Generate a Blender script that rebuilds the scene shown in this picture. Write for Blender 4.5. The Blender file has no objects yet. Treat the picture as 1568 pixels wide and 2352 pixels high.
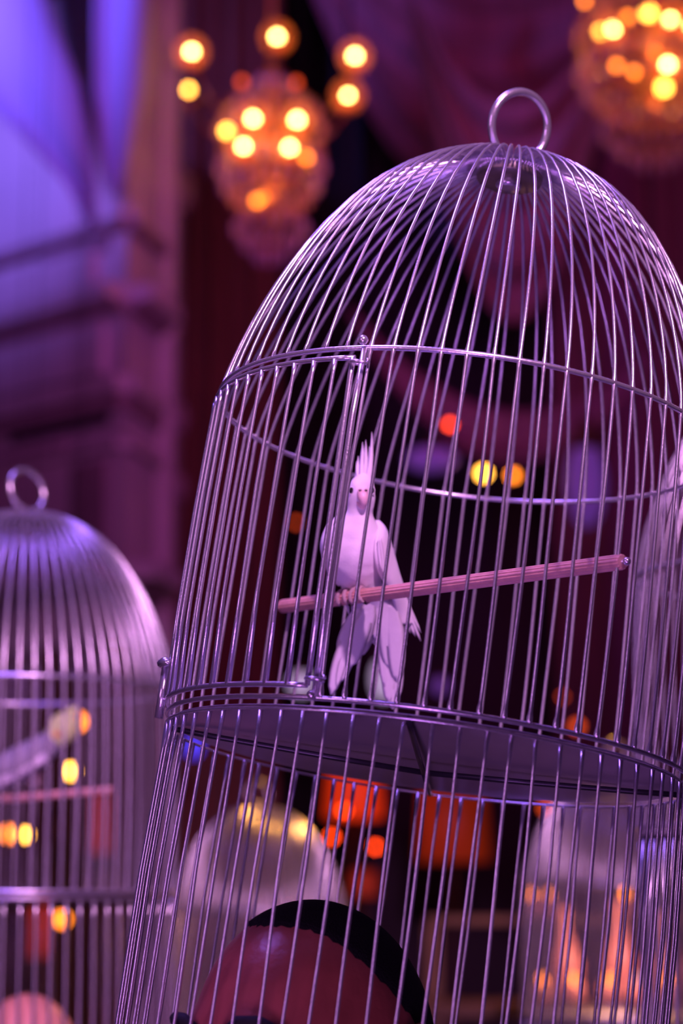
import bpy, math, random
import numpy as np
from mathutils import Vector, Matrix, noise
R_ = math.radians
sc = bpy.context.scene
COL = sc.collection

# ------------------------------------------------------------------ camera
FPX = 5000.0; IW, IH = 1568, 2352; HZ = 2065
PITCH = math.atan((HZ - IH/2)/FPX)
CAMZ = 1.6
cd = bpy.data.cameras.new('camera'); cam = bpy.data.objects.new('camera', cd); COL.objects.link(cam)
cam.location = (0, 0, CAMZ); cam.rotation_euler = (math.pi/2 + PITCH, 0, 0)
cd.sensor_fit = 'HORIZONTAL'; cd.sensor_width = 24.0; cd.lens = FPX/IW*24.0
cd.clip_start = 0.05; cd.clip_end = 100
cd.dof.use_dof = True; cd.dof.focus_distance = 2.05; cd.dof.aperture_fstop = 3.2; cd.dof.aperture_blades = 9
sc.camera = cam
FW = Vector((0, math.cos(PITCH), math.sin(PITCH))); UP = Vector((0, -math.sin(PITCH), math.cos(PITCH)))
def at(px, py, Y):
    """world point seen at photo pixel (px, py) at depth Y (world y)"""
    r = FW + Vector((1, 0, 0))*((px - IW/2)/FPX) - UP*((py - IH/2)/FPX)
    return Vector((0, 0, CAMZ)) + r*(Y/r.y)

# ------------------------------------------------------------------ world, lights, exposure
w = bpy.data.worlds.new('world'); sc.world = w; w.use_nodes = True
bg = w.node_tree.nodes['Background']; bg.inputs[0].default_value = (0.10, 0.04, 0.16, 1); bg.inputs[1].default_value = 0.15
def look(o, target):
    o.rotation_euler = (Vector(target) - o.location).to_track_quat('-Z', 'Y').to_euler()
def area(name, loc, target, size, power, color, spread=180):
    l = bpy.data.lights.new(name, 'AREA'); l.shape = 'DISK'; l.size = size; l.energy = power; l.color = color; l.spread = R_(spread)
    o = bpy.data.objects.new(name, l); o.location = loc; COL.objects.link(o); look(o, target); return o
def spot(name, loc, target, angle, power, color, blend=.5, r=.15):
    l = bpy.data.lights.new(name, 'SPOT'); l.spot_size = R_(angle); l.energy = power; l.color = color; l.spot_blend = blend; l.shadow_soft_size = r
    o = bpy.data.objects.new(name, l); o.location = loc; COL.objects.link(o); look(o, target); return o
_k = Vector((0.9, -1.6, 5.0)); spot('stage_spot_pink', _k, _k + Vector((-.16, math.cos(R_(24)), -math.sin(R_(24)))), 34, 1400, (1.0, .44, .96), .12, .14)
area('low_fill_violet', (-.4, -.6, .5), (0.1, 2.2, 1.9), 0.8, 6, (.66, .24, 1.0), 80)  # added low fill that lifts the underside of the tray
area('stage_wash_violet', (-1.0, 2.6, 6.0), (0, 2.4, 2.0), 1.6, 42, (.34, .16, 1.0), 80)
area('stage_wash_magenta', (-3.0, -1.0, 2.6), (0, 2.6, 1.9), 1.4, 8, (.85, .35, 1.0), 90)
spot('wall_spot_violet', (-4.6, 8.6, 7.2), at(60, 120, 12.6), 46, 1900, (.25, .15, 1.0), .9, .4)
area('wall_wash_plum', (1.0, 6.4, 4.2), at(300, 700, 12.5), 1.5, 27, (.76, .12, .72), 80)
area('curtain_wash_plum', (1.8, 9.0, 8.4), at(1250, 500, 15), 1.5, 19, (.95, .10, .50), 90)
spot('curtain_spot_violet', (3.6, 9.5, 6.0), at(1440, 900, 15), 26, 90, (.55, .12, 1.0), .9, .3)
spot('warm_spot', (2.0, 7.3, 4.6), (.2, 5.8, 1.8), 46, 850, (1.0, .42, .08), .8, .12)
sc.view_settings.view_transform = 'Standard'; sc.view_settings.look = 'None'
sc.view_settings.exposure = 0.0; sc.view_settings.gamma = 1.0; sc.view_settings.use_curve_mapping = False

# ------------------------------------------------------------------ materials
def mat(name, col, rough=.5, metal=0., emit=None, estr=0., var=0., vscale=20., bump=0., bscale=80., sheen=0., spec=.5, wave=None, sss=0.):
    m = bpy.data.materials.new(name); m.use_nodes = True; nt = m.node_tree; b = nt.nodes['Principled BSDF']
    b.inputs['Base Color'].default_value = (*col, 1); b.inputs['Roughness'].default_value = rough
    b.inputs['Metallic'].default_value = metal; b.inputs['Specular IOR Level'].default_value = spec
    tc = nt.nodes.new('ShaderNodeTexCoord')
    if var > 0:
        n = nt.nodes.new('ShaderNodeTexNoise'); n.inputs['Scale'].default_value = vscale; n.inputs['Detail'].default_value = 5
        nt.links.new(tc.outputs['Object'], n.inputs['Vector'])
        mx = nt.nodes.new('ShaderNodeMix'); mx.data_type = 'RGBA'
        mx.inputs['A'].default_value = (*[c*(1-var) for c in col], 1); mx.inputs['B'].default_value = (*[min(1, c*(1+var)) for c in col], 1)
        nt.links.new(n.outputs['Fac'], mx.inputs['Factor']); nt.links.new(mx.outputs['Result'], b.inputs['Base Color'])
    if bump > 0:
        n2 = nt.nodes.new('ShaderNodeTexNoise'); n2.inputs['Scale'].default_value = bscale; n2.inputs['Detail'].default_value = 6
        nt.links.new(tc.outputs['Object'], n2.inputs['Vector'])
        bp = nt.nodes.new('ShaderNodeBump'); bp.inputs['Strength'].default_value = bump; bp.inputs['Distance'].default_value = .01
        nt.links.new(n2.outputs['Fac'], bp.inputs['Height']); nt.links.new(bp.outputs['Normal'], b.inputs['Normal'])
    if emit:
        b.inputs['Emission Color'].default_value = (*emit, 1); b.inputs['Emission Strength'].default_value = estr
    if sheen: b.inputs['Sheen Weight'].default_value = sheen
    if sss:
        b.inputs['Subsurface Weight'].default_value = sss; b.inputs['Subsurface Radius'].default_value = (.01, .005, .005); b.inputs['Subsurface Scale'].default_value = .3
    return m
M = {}
M['wire'] = mat('silver_painted_wire', (.74, .69, .78), .25, .82, var=.12, vscale=60, bump=.05, bscale=300)
M['tray'] = mat('galvanised_sheet', (.50, .44, .54), .38, .65, var=.15, vscale=9, bump=.08, bscale=20)
M['hub'] = mat('dull_brass_hub', (.30, .26, .22), .4, .8, var=.3, vscale=60)
M['wood'] = mat('fluted_pine', (.68, .36, .33), .6, var=.25, vscale=70, bump=.2, bscale=200)
M['feather'] = mat('white_feather', (.88, .81, .87), .8, var=.06, vscale=90, bump=.10, bscale=520, sheen=.4)
M['featherb'] = mat('white_flight_feather', (.84, .78, .85), .75, var=.06, vscale=120, bump=.07, bscale=400)
M['beak'] = mat('pink_beak', (.84, .56, .60), .38, var=.12, vscale=200)
M['foot'] = mat('pink_scaled_foot', (.62, .42, .46), .6, var=.2, vscale=400, bump=.6, bscale=900)
M['eye'] = mat('dark_eye', (.012, .008, .01), .06)
M['greyfeather'] = mat('grey_feather', (.34, .32, .40), .75, var=.15, vscale=60)
M['yellow'] = mat('yellow_feather', (.82, .98, .38), .75)
M['orange'] = mat('orange_cheek', (.85, .28, .12), .75)
M['skind'] = mat('dark_brown_skin', (.36, .085, .065), .34, var=.5, vscale=22, bump=.08, bscale=120, spec=.5)
M['skinl'] = mat('pale_pink_skin', (.80, .36, .32), .5, var=.1, vscale=20)
M['hair'] = mat('black_stubble', (.006, .004, .006), .8, var=.5, vscale=200, bump=.5, bscale=500, spec=.2)
M['brow'] = mat('black_eyebrow', (.01, .006, .008), .8)
M['cloth'] = mat('black_cloth', (.02, .015, .03), .9, sheen=.2)
M['plaster'] = mat('worn_plaster', (.50, .42, .46), .85, var=.3, vscale=1.6, bump=.5, bscale=9)
M['plasterd'] = mat('dark_plaster', (.27, .18, .21), .85, var=.3, vscale=3)
M['black'] = mat('black_paint', (.012, .008, .012), .9, var=.4, vscale=2)
M['room'] = mat('dark_hall_paint', (.05, .03, .05), .9, var=.4, vscale=.7)
M['floor'] = mat('dark_stone_floor', (.05, .035, .045), .5, var=.4, vscale=3)
M['drape'] = mat('maroon_velvet', (.26, .10, .14), .85, var=.25, vscale=3, sheen=.3)
M['drapeb'] = mat('brown_velvet', (.20, .06, .035), .85, var=.35, vscale=2, sheen=.2)
M['drapep'] = mat('plum_satin', (.30, .13, .24), .6, var=.2, vscale=3)
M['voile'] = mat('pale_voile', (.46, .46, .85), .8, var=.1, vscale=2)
M['bulb'] = mat('hot_bulb', (1, .8, .4), .3, emit=(1.0, .66, .17), estr=34)
M['bulbm'] = mat('warm_bulb', (1, .6, .2), .3, emit=(1.0, .42, .05), estr=15)
M['bulbo'] = mat('orange_bulb', (1, .4, .1), .3, emit=(1.0, .22, .015), estr=8)
M['bulbr'] = mat('red_bulb', (1, .2, .05), .3, emit=(1.0, .05, .004), estr=11)
M['bulbd'] = mat('dim_red_bulb', (1, .2, .05), .3, emit=(.8, .07, .01), estr=2.6)
M['bulbw'] = mat('pale_lamp_glass', (.5, .42, .6), .3, emit=(.50, .36, .62), estr=.9)
M['bulbblue'] = mat('blue_lamp_glass', (.2, .2, 1), .3, emit=(.06, .04, .85), estr=1.6)
M['amber'] = mat('bulb_halo_cup', (.8, .25, .06), .3, emit=(1.0, .13, .012), estr=.9)  # glowing cup added under each bulb as part of its halo
M['globe'] = mat('bulb_halo_globe', (.8, .3, .08), .2, emit=(1.0, .13, .02), estr=1.5); M['globe'].node_tree.nodes['Principled BSDF'].inputs['Alpha'].default_value = .15  # see-through glowing ball added as the soft halo round each bulb
M['shaded_rod'] = mat('shade_dark_rod', (.06, .05, .07), .35, .6)  # near-black colour paints in the shade on the tray rods
M['redshade'] = mat('red_lamp_shade', (.8, .08, .02), .5, emit=(1.0, .04, .002), estr=.55)
M['redshaded'] = mat('dim_red_shade_or_drape_glow', (.6, .06, .02), .5, emit=(.5, .035, .003), estr=.2)
M['violetglass'] = mat('violet_lamp_glass', (.35, .2, .7), .4, emit=(.09, .03, .22), estr=.6)
M['brass'] = mat('gilt_brass', (.60, .25, .09), .35, .8, var=.3, vscale=20)
M['crystal'] = mat('amber_crystal', (.85, .42, .30), .12, .25, var=.4, vscale=15)
M['crystalp'] = mat('lilac_lit_crystal', (.72, .48, .66), .12, .25, var=.4, vscale=15)  # lilac light on the crystals put into their base colour
M['pinkglass'] = mat('pink_glass', (.85, .38, .36), .25)
M['timber'] = mat('dark_timber', (.12, .05, .03), .6, var=.3, vscale=8)

# ------------------------------------------------------------------ mesh helpers
class MB:
    def __init__(s): s.v = []; s.f = []
    def add(s, vs, fs):
        o = len(s.v); s.v += [tuple(p) for p in vs]; s.f += [tuple(i+o for i in f) for f in fs]; return s
    def tube(s, pts, rad, n=6, cap=True, closed=False):
        P = [Vector(p) for p in pts]; m = len(P)
        if not hasattr(rad, '__len__'): rad = [rad]*m
        T = []
        for i in range(m):
            a = P[(i-1) % m] if (i > 0 or closed) else P[i]; b = P[(i+1) % m] if (i < m-1 or closed) else P[i]
            T.append((b-a).normalized())
        ref = Vector((0, 0, 1)) if abs(T[0].z) < .9 else Vector((1, 0, 0))
        N = (ref - T[0]*ref.dot(T[0])).normalized(); vs = []; fs = []
        for i in range(m):
            N = (N - T[i]*N.dot(T[i])).normalized(); B = T[i].cross(N)
            for k in range(n):
                a = 2*math.pi*k/n; vs.append(P[i] + (N*math.cos(a) + B*math.sin(a))*rad[i])
        for i in range(m if closed else m-1):
            j = (i+1) % m
            for k in range(n): fs.append((i*n+k, i*n+(k+1) % n, j*n+(k+1) % n, j*n+k))
        if cap and not closed:
            fs.append(tuple(range(n-1, -1, -1))); fs.append(tuple((m-1)*n+k for k in range(n)))
        return s.add(vs, fs)
    def box(s, lo, hi, M4=None):
        vs = [Vector((x, y, z)) for x in (lo[0], hi[0]) for y in (lo[1], hi[1]) for z in (lo[2], hi[2])]
        if M4: vs = [M4 @ v for v in vs]
        return s.add(vs, [(0, 1, 3, 2), (4, 6, 7, 5), (0, 4, 5, 1), (2, 3, 7, 6), (0, 2, 6, 4), (1, 5, 7, 3)])
    def lathe(s, prof, n=24, c=(0, 0, 0), M4=None):
        vs = []; fs = []; m = len(prof)
        for r, z in prof:
            for k in range(n):
                a = 2*math.pi*k/n; p = Vector((c[0]+r*math.cos(a), c[1]+r*math.sin(a), c[2]+z)); vs.append(M4 @ p if M4 else p)
        for i in range(m-1):
            for k in range(n): fs.append((i*n+k, i*n+(k+1) % n, (i+1)*n+(k+1) % n, (i+1)*n+k))
        fs.append(tuple(range(n-1, -1, -1))); fs.append(tuple((m-1)*n+k for k in range(n)))
        return s.add(vs, fs)
    def ball(s, c, r, n=12, sc3=(1, 1, 1), M4=None):
        vs = []; fs = []; m = max(6, n//2+1)
        for i in range(1, m):
            t = math.pi*i/m
            for k in range(n):
                a = 2*math.pi*k/n; p = Vector((r*sc3[0]*math.sin(t)*math.cos(a), r*sc3[1]*math.sin(t)*math.sin(a), r*sc3[2]*math.cos(t)))
                vs.append((M4 @ p if M4 else p) + Vector(c))
        top = len(vs); q = Vector((0, 0, r*sc3[2])); vs.append((M4 @ q if M4 else q)+Vector(c)); vs.append((M4 @ -q if M4 else -q)+Vector(c))
        for i in range(m-2):
            for k in range(n): fs.append((i*n+k, (i+1)*n+k, (i+1)*n+(k+1) % n, i*n+(k+1) % n))
        for k in range(n):
            fs.append((top, k, (k+1) % n)); fs.append((top+1, (m-2)*n+(k+1) % n, (m-2)*n+k))
        return s.add(vs, fs)
    def mesh(s, name, m, smooth=True):
        me = bpy.data.meshes.new(name); me.from_pydata(s.v, [], s.f); me.materials.append(m)
        if smooth: me.polygons.foreach_set('use_smooth', [True]*len(me.polygons))
        me.update(); return me
    def build(s, name, m, parent=None, smooth=True):
        return link(name, s.mesh(name, m, smooth), parent)
def link(name, me, parent=None):
    o = bpy.data.objects.new(name, me); COL.objects.link(o)
    if parent: o.parent = parent
    return o
def tag(o, label, cat, group=None):
    o['label'] = label; o['category'] = cat
    if group: o['group'] = group
    return o
def thing(name, label, cat, loc=(0, 0, 0), group=None):
    o = bpy.data.objects.new(name, None); COL.objects.link(o); o.location = loc; o.empty_display_size = .05
    return tag(o, label, cat, group)
def struct(o): o['kind'] = 'structure'; return o

# ------------------------------------------------------------------ room shell
def slab(name, lo, hi, m):
    return struct(MB().box(lo, hi).build(name, m, smooth=False))
slab('floor', (-7, -6, -.1), (7, 18, 0), M['floor'])
slab('ceiling', (-7, -6, 9.6), (7, 18, 9.7), M['room'])
slab('wall_back', (-7, 17, 0), (7, 17.2, 9.6), M['room'])
slab('wall_left', (-7.2, -6, 0), (-7, 17.2, 9.6), M['room'])
slab('wall_right', (7, -6, 0), (7.2, 17.2, 9.6), M['room'])
slab('wall_front', (-7, -6.2, 0), (7, -6, 9.6), M['plaster'])

# the ornate pier on the left: a block whose corner points at the camera
A0 = at(280, 1200, 12.0); A1 = at(-300, 1200, 13.6); A2 = at(352, 1200, 12.55)
def plan(p): return Vector((p.x, p.y, 0))
a0, a1, a2 = plan(A0), plan(A1), plan(A2)
def zc(py, Y=12.0): return at(270, py, Y).z
def wallprism(mb, p, q, z0, z1, out, depth):
    """a box along the plan line p-q from z0 to z1, standing out by out, depth thick"""
    d = (q-p).normalized(); nrm = Vector((d.y, -d.x, 0))
    if nrm.y > 0: nrm = -nrm
    pts = [p+nrm*out, q+nrm*out, q-nrm*depth, p-nrm*depth]
    vs = [Vector((t.x, t.y, z)) for z in (z0, z1) for t in pts]
    mb.add(vs, [(3, 2, 1, 0), (4, 5, 6, 7), (0, 1, 5, 4), (1, 2, 6, 5), (2, 3, 7, 6), (3, 0, 4, 7)])
pier = MB(); back = Vector((a1.x+.3, a2.y+2.0, 0)); b2 = Vector((a2.x, a2.y+2.0, 0))
poly = [a0, a2, b2, back, a1]; k = len(poly)
pier.add([Vector((p.x, p.y, z)) for z in (0, 7.0) for p in poly], [tuple(range(k-1, -1, -1)), tuple(range(k, 2*k))] + [(i, (i+1) % k, (i+1) % k + k, i+k) for i in range(k)])
struct(pier.build('trim_or_dark_box_1', M['plaster'], smooth=False))
tn = 2
for (y0, y1, out, m) in ((655, 690, .16, 'plaster'), (690, 712, .08, 'plasterd'), (500, 524, .07, 'plasterd'), (470, 498, .04, 'plaster'), (905, 940, .05, 'plasterd'),
                         (860, 900, .07, 'plaster'), (1010, 1030, .06, 'plaster'), (1290, 1330, .2, 'plaster'), (1335, 1360, .08, 'plasterd')):  # dark bands below the ledges put their shade into the colour
    c = MB(); za, zb = zc(y1), zc(y0)
    wallprism(c, a0, a1, za, zb, out, .1); wallprism(c, a0, a2, za, zb, out, .1)
    struct(c.build('trim_or_dark_box_%d' % tn, M[m], smooth=False)); tn += 1
# dark panels that paint in recess shade, and raised panels on the long face
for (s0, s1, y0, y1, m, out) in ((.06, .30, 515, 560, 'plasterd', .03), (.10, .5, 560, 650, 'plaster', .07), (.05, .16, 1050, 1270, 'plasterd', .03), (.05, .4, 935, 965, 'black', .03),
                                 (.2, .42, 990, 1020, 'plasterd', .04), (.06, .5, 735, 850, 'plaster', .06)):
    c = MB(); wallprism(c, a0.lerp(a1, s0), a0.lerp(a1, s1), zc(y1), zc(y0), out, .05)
    struct(c.build('trim_or_dark_box_%d' % tn, M[m], smooth=False)); tn += 1
c = MB(); wallprism(c, a0, a1, .02, zc(1470), .06, .05); wallprism(c, a0, a2, .02, zc(1470), .06, .05)   # dark boxes added to darken its lower part
struct(c.build('trim_or_dark_box_%d' % tn, M['timber'], smooth=False)); tn += 1  # the added dark boxes, timber used for its dark colour
# round column at the right edge of the pier
cc = at(362, 1200, 12.75); c = MB()
c.lathe([(.13, 0), (.13, zc(1500)), (.10, zc(1480)), (.10, zc(700)), (.13, zc(660)), (.10, zc(640)), (.10, 8.6), (.14, 9.0)], 20, (cc.x, cc.y, 0))
struct(c.build('trim_or_dark_box_%d' % tn, M['plaster'])); tn += 1
# dark rounded brackets between column and curtain
for (px, py, r) in ((405, 440, .12), (395, 960, .10), (400, 1120, .08)):
    p = at(px, py, 12.9); c = MB(); c.ball(p, r, 14, (1, 1, 1.3)); struct(c.build('trim_or_dark_box_%d' % tn, M['plasterd'])); tn += 1

# ------------------------------------------------------------------ drapery
def cloth(name, rows, m, thick=.02, label=None, cat='curtain', group=None):
    """rows of points -> a cloth surface with real thickness"""
    nr, nc = len(rows), len(rows[0]); vs = [p for r in rows for p in r] + [Vector(p)+Vector((0, thick, 0)) for r in rows for p in r]
    o = nr*nc; fs = []
    for i in range(nr-1):
        for j in range(nc-1):
            a = i*nc+j; fs.append((a, a+1, a+nc+1, a+nc)); fs.append((o+a, o+a+nc, o+a+nc+1, o+a+1))
    for j in range(nc-1):
        fs.append((j, o+j, o+j+1, j+1)); a = (nr-1)*nc+j; fs.append((a, a+1, o+a+1, o+a))
    for i in range(nr-1):
        a = i*nc; fs.append((a, a+nc, o+a+nc, o+a)); a = i*nc+nc-1; fs.append((a, o+a, o+a+nc, a+nc))
    ob = MB().add(vs, fs).build(name, m)
    if label: tag(ob, label, cat, group)
    return ob
def swag(xl, yl, xr, yr, s0, s1, drop, Y, folds, m, label, group=None, depth=.12, nt=44, ns=40):
    """hanging swag: sag grows from s0 (top edge) to s1 (bottom edge) pixels, ends gathered over drop pixels"""
    rows = []
    for i in range(nt+1):
        t = i/nt; row = []
        for j in range(ns+1):
            s = j/ns; x = xl + (xr-xl)*s; sag = s0 + (s1-s0)*t
            y = yl + (yr-yl)*s + drop*t + sag*4*s*(1-s)
            y0 = Y - depth*math.sin(t*folds*math.pi*2 + .8*math.sin(s*3))*(.35+.65*math.sin(math.pi*s)) - .25*math.sin(math.pi*s)*t
            row.append(at(x, y, y0))
        rows.append(row)
    ob = cloth('swag_curtain', rows, m, label=label, group=group)
    for e in (rows[0][0], rows[0][-1]):
        q = Vector(e); MB().tube([q + Vector((0, .01, -.02)), Vector((q.x, q.y+.01, 9.61))], .012, 8).build('hanging_cord', M['black'], ob)
    return ob
def drape(x0, x1, y0, Y, folds, m, label, depth=.09, group=None, bow=0):
    rows = []; ztop = at(0, y0, Y).z
    pa, pb = at(x0, 1200, Y), at(x1, 1200, Y); nz = 24; ns = folds*10
    for i in range(nz+1):
        z = ztop*(1-i/nz)+.02; row = []
        for j in range(ns+1):
            s = j/ns; x = pa.x + (pb.x-pa.x)*s + bow*math.sin(math.pi*i/nz)
            row.append(Vector((x, Y + depth*math.sin(s*folds*2*math.pi + .5*math.sin(i*.4)) + .03*math.sin(s*17+i*.3), z)))
        rows.append(row)
    return cloth('drape_curtain', rows, m, label=label, group=group)
drape(398, 640, -700, 15.6, 5, M['drapeb'], 'brown velvet drape hanging beside the plaster pier, behind the middle chandelier')
drape(640, 840, -700, 16.2, 4, M['black'], 'black drape hanging right of the brown velvet drape')
drape(1268, 1400, -700, 15.9, 3, M['drape'], 'maroon drape hanging left of the plum satin drape')
drape(1395, 1475, -700, 15.5, 2, M['drapep'], 'narrow plum satin drape hanging in the right half of the hall')
drape(1475, 1700, -700, 16.1, 4, M['drape'], 'maroon drape at the right edge, behind the right chandelier')
swag(700, -420, 1560, -420, 0, 560, 360, 15.3, 5, M['drape'], 'uppermost maroon swag looped across the top of the hall')
swag(930, -60, 1430, -60, 300, 760, 40, 14.2, 3, M['drape'], 'deep maroon swag hanging behind the dome of the big cage')
swag(800, 700, 1500, 800, 190, 290, 20, 13.6, 1, M['drapep'], 'thin plum swag hanging behind the bars above the white bird', depth=.06)
# pale voile strips lit violet at the top left
def strip(pts, wpx, m, label, Y=11.4, n=30):
    rows = []
    for i in range(n+1):
        t = i/n*(len(pts)-1); k = min(int(t), len(pts)-2); u = t-k
        p = [pts[k][q]*(1-u)+pts[k+1][q]*u for q in (0, 1, 2)]
        rows.append([at(p[0] + p[2]*(j/10-.5), p[1], Y + .05*math.sin(j/10*math.pi*2)) for j in range(11)])
    return cloth('voile_drape', rows, m, label=label, cat='drape')
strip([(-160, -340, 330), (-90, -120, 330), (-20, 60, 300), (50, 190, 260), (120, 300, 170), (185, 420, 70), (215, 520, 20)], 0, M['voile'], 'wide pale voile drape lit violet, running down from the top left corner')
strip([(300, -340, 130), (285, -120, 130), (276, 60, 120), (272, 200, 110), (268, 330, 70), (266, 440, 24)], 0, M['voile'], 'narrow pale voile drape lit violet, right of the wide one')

# ------------------------------------------------------------------ bird cages
NB = 68
PROF = [(0, .254), (.02, .2555), (.1, .2565), (.2, .2555), (.26, .254), (.315, .252), (.3277, .2515), (.345, .2495), (.37, .2435), (.40, .235), (.44, .2205), (.48, .203), (.51, .187),
        (.54, .167), (.565, .147), (.585, .124), (.60, .101), (.611, .080), (.618, .060), (.6215, .045), (.621, .037), (.616, .033), (.608, .0325)]
DOME_A = 25.0
def pr(h):
    for (h0, r0), (h1, r1) in zip(PROF, PROF[1:]):
        if h0 <= h <= h1: return r0 + (r1-r0)*(h-h0)/(h1-h0)
    return .254
HUBX = .0
def cp(az, r, h): return Vector((r*math.cos(R_(az)), r*math.sin(R_(az)), h))
SHX = .0115
def shift(h): return SHX*max(0, (h-.3277)/.2933)
def bar_mesh(name, pts_rh, wob, rw, n, blobs=(), seed=0, bake=None):
    rnd = random.Random(seed); ph = rnd.uniform(0, 6); pts = []; rad = []
    for (r, h) in pts_rh:
        dz = wob*math.sin(h*14+ph); pts.append(Vector((r, dz*r/.25, h)))
        if bake is not None: pts[-1].rotate(Matrix.Rotation(R_(bake), 3, 'Z')); pts[-1].x += shift(h)
        k = 1.0
        for hb in blobs:
            if abs(h-hb) < .0035: k = 1.6
        rad.append(rw*k)
    return MB().tube(pts, rad, n).mesh(name, M['wire'])
def upper_pts(fine=True):
    out = []; prof = PROF
    # refine the profile
    for (h0, r0), (h1, r1) in zip(prof, prof[1:]):
        s = max(1, int(math.hypot(h1-h0, r1-r0)/(.02 if fine else .06)))
        for i in range(s): out.append((r0+(r1-r0)*i/s, h0+(h1-h0)*i/s))
    out.append((prof[-1][1], prof[-1][0]))
    out += [(pr(.3277-.006), .3277-.006), (pr(.3277), .3277), (pr(.3277+.006), .3277+.006)]
    dome = [p for p in out if p[1] < .34 or p[0] > .05]; tip = [p for p in out if p not in dome]
    dome = sorted(set(dome), key=lambda p: p[1])
    return [(.2545, .0030), (.2545, .0050), (.2548, .0085), (.2548, .0105)] + [p for p in dome if p[1] > .013] + tip
def smooth_rh(p, it=2):
    p = list(p)
    for _ in range(it):
        p = [p[0]] + [((a[0]+2*b[0]+c_[0])/4, (a[1]+2*b[1]+c_[1])/4) for a, b, c_ in zip(p, p[1:], p[2:])] + [p[-1]]
    return p
def ring_mb(r, h, w, n=96, a0=0, a1=360, k=8):
    closed = (a1-a0) >= 360; cnt = n if closed else max(8, int(n*(a1-a0)/360))
    pts = [cp(a0+(a1-a0)*i/(cnt if closed else cnt-1), r, h) for i in range(cnt)]
    return MB().tube(pts, w, k, closed=closed)
def make_cage(label, M4, low, nb=NB, bw=.00165, door=None, ringw=.0027, phase=-88, perch=None, group=None, sides=6, handle_rot=35, hero=False, tray=True, tierring=None):
    root = thing('birdcage', label, 'birdcage', group=group); root.matrix_world = M4
    step = 360/nb
    variants = [] if hero else [bar_mesh('bar', smooth_rh(upper_pts(sides > 5)), .0006, bw, sides)]
    lowpts = [(.2535 if True else 0, -.0085 - (low*i/14)) for i in range(15)]
    lowpts = [(.253 + .004*min(1, i/5), h) for i, (r, h) in enumerate(lowpts)]
    lvar = [bar_mesh('lower_bar', lowpts, .0012 if hero else .0006, bw*.95, sides, (-.0085,) if hero else (), 50+s) for s in range(4 if hero else 1)]
    rnd = random.Random(5)
    for i in range(nb):
        az = phase + i*step + rnd.uniform(-.25, .25)*(1 if hero else .3)
        azn = (az + 360) % 360
        indoor = door and door[0] <= azn <= door[1]
        if hero:                                   # above the door only the dome part of the wire
            pts = smooth_rh(upper_pts(True))
            if indoor: pts = [(.2515, .3277)] + [p for p in pts if p[1] > .3277]
            link('dome_bar' if indoor else 'bar', bar_mesh('bar', pts, .0010, bw, sides, (.3277, .0045, .0075), i, az), root)
        else:
            o = link('bar', variants[0], root); o.rotation_euler = (0, 0, R_(az))
        az2 = phase + (i+.0)*step + 2.1 + rnd.uniform(-.2, .2)
        o = link('lower_bar', lvar[i % len(lvar)], root); o.rotation_euler = (0, 0, R_(az2))
    ring_mb(.2515, .3277, ringw).build('dome_ring', M['wire'], root)
    ring_mb(.2545, .0022, ringw*.9).build('floor_ring', M['wire'], root)
    ring_mb(.2545, -.0085, ringw*.5).build('stand_ring', M['wire'], root)
    ring_mb(.257, -.0085-low, ringw*1.2).build('bottom_ring', M['wire'], root)
    # tray: shallow galvanised pan
    MB().lathe([(.0, -.0050), (.2490, -.0050), (.2500, -.0042), (.2490, -.0035), (.0, -.0035)], 72).build('tray', M['tray'], root)
    # four crossbars meeting under the tray
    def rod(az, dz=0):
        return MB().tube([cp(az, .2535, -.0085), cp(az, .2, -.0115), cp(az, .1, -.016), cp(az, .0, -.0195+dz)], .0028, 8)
    for az in ((178, -2, -96, 86) if hero else (180, 0, -90, 90)): rod(az).build('crossbar', M['shaded_rod'], root)
    # hub, nut and carrying ring
    MB().lathe([(.012, .604), (.0335, .604), (.0345, .606), (.0345, .619), (.0330, .6205), (.031, .6195), (.031, .609), (.012, .609)], 40, (SHX if hero else 0, 0, 0)).build('hub', M['hub'], root)
    MB().lathe([(.004, .596), (.012, .596), (.0135, .598), (.0135, .602), (.012, .604), (.010, .625), (.004, .627)], 24, (SHX if hero else 0, 0, 0)).build('hub_nut', M['wire'], root)
    hr = Matrix.Translation((.0155 if hero else 0, 0, .667 if hero else .662)) @ Matrix.Rotation(R_(42 if hero else 0), 4, 'Y') @ Matrix.Rotation(R_(handle_rot), 4, 'Z') @ Matrix.Rotation(R_(-10), 4, 'X')
    pts = [hr @ Vector((.0358*math.cos(a), 0, .0358*math.sin(a))) for a in [2*math.pi*i/48 for i in range(48)]]
    MB().tube(pts, .0043, 12, closed=True).build('carrying_ring', M['wire'], root)
    return root

# main cage: leaning right and slightly back
a_, b_ = .134, .070
nn = Vector((math.sin(a_), math.sin(b_)*math.cos(a_), math.cos(b_)*math.cos(a_))).normalized()
uu = Vector((0, 1, 0)).cross(nn).normalized(); vv = nn.cross(uu)
C0 = Vector((.0823, 2.1306, .1404+CAMZ))
MC = Matrix(((uu.x, vv.x, nn.x, C0.x), (uu.y, vv.y, nn.y, C0.y), (uu.z, vv.z, nn.z, C0.z), (0, 0, 0, 1)))
LOW = .40
cage = make_cage('large silver wire birdcage leaning right, holding the white crested bird, in the foreground', MC, LOW, hero=True, handle_rot=36, door=(178, 242.5), sides=8)
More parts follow.
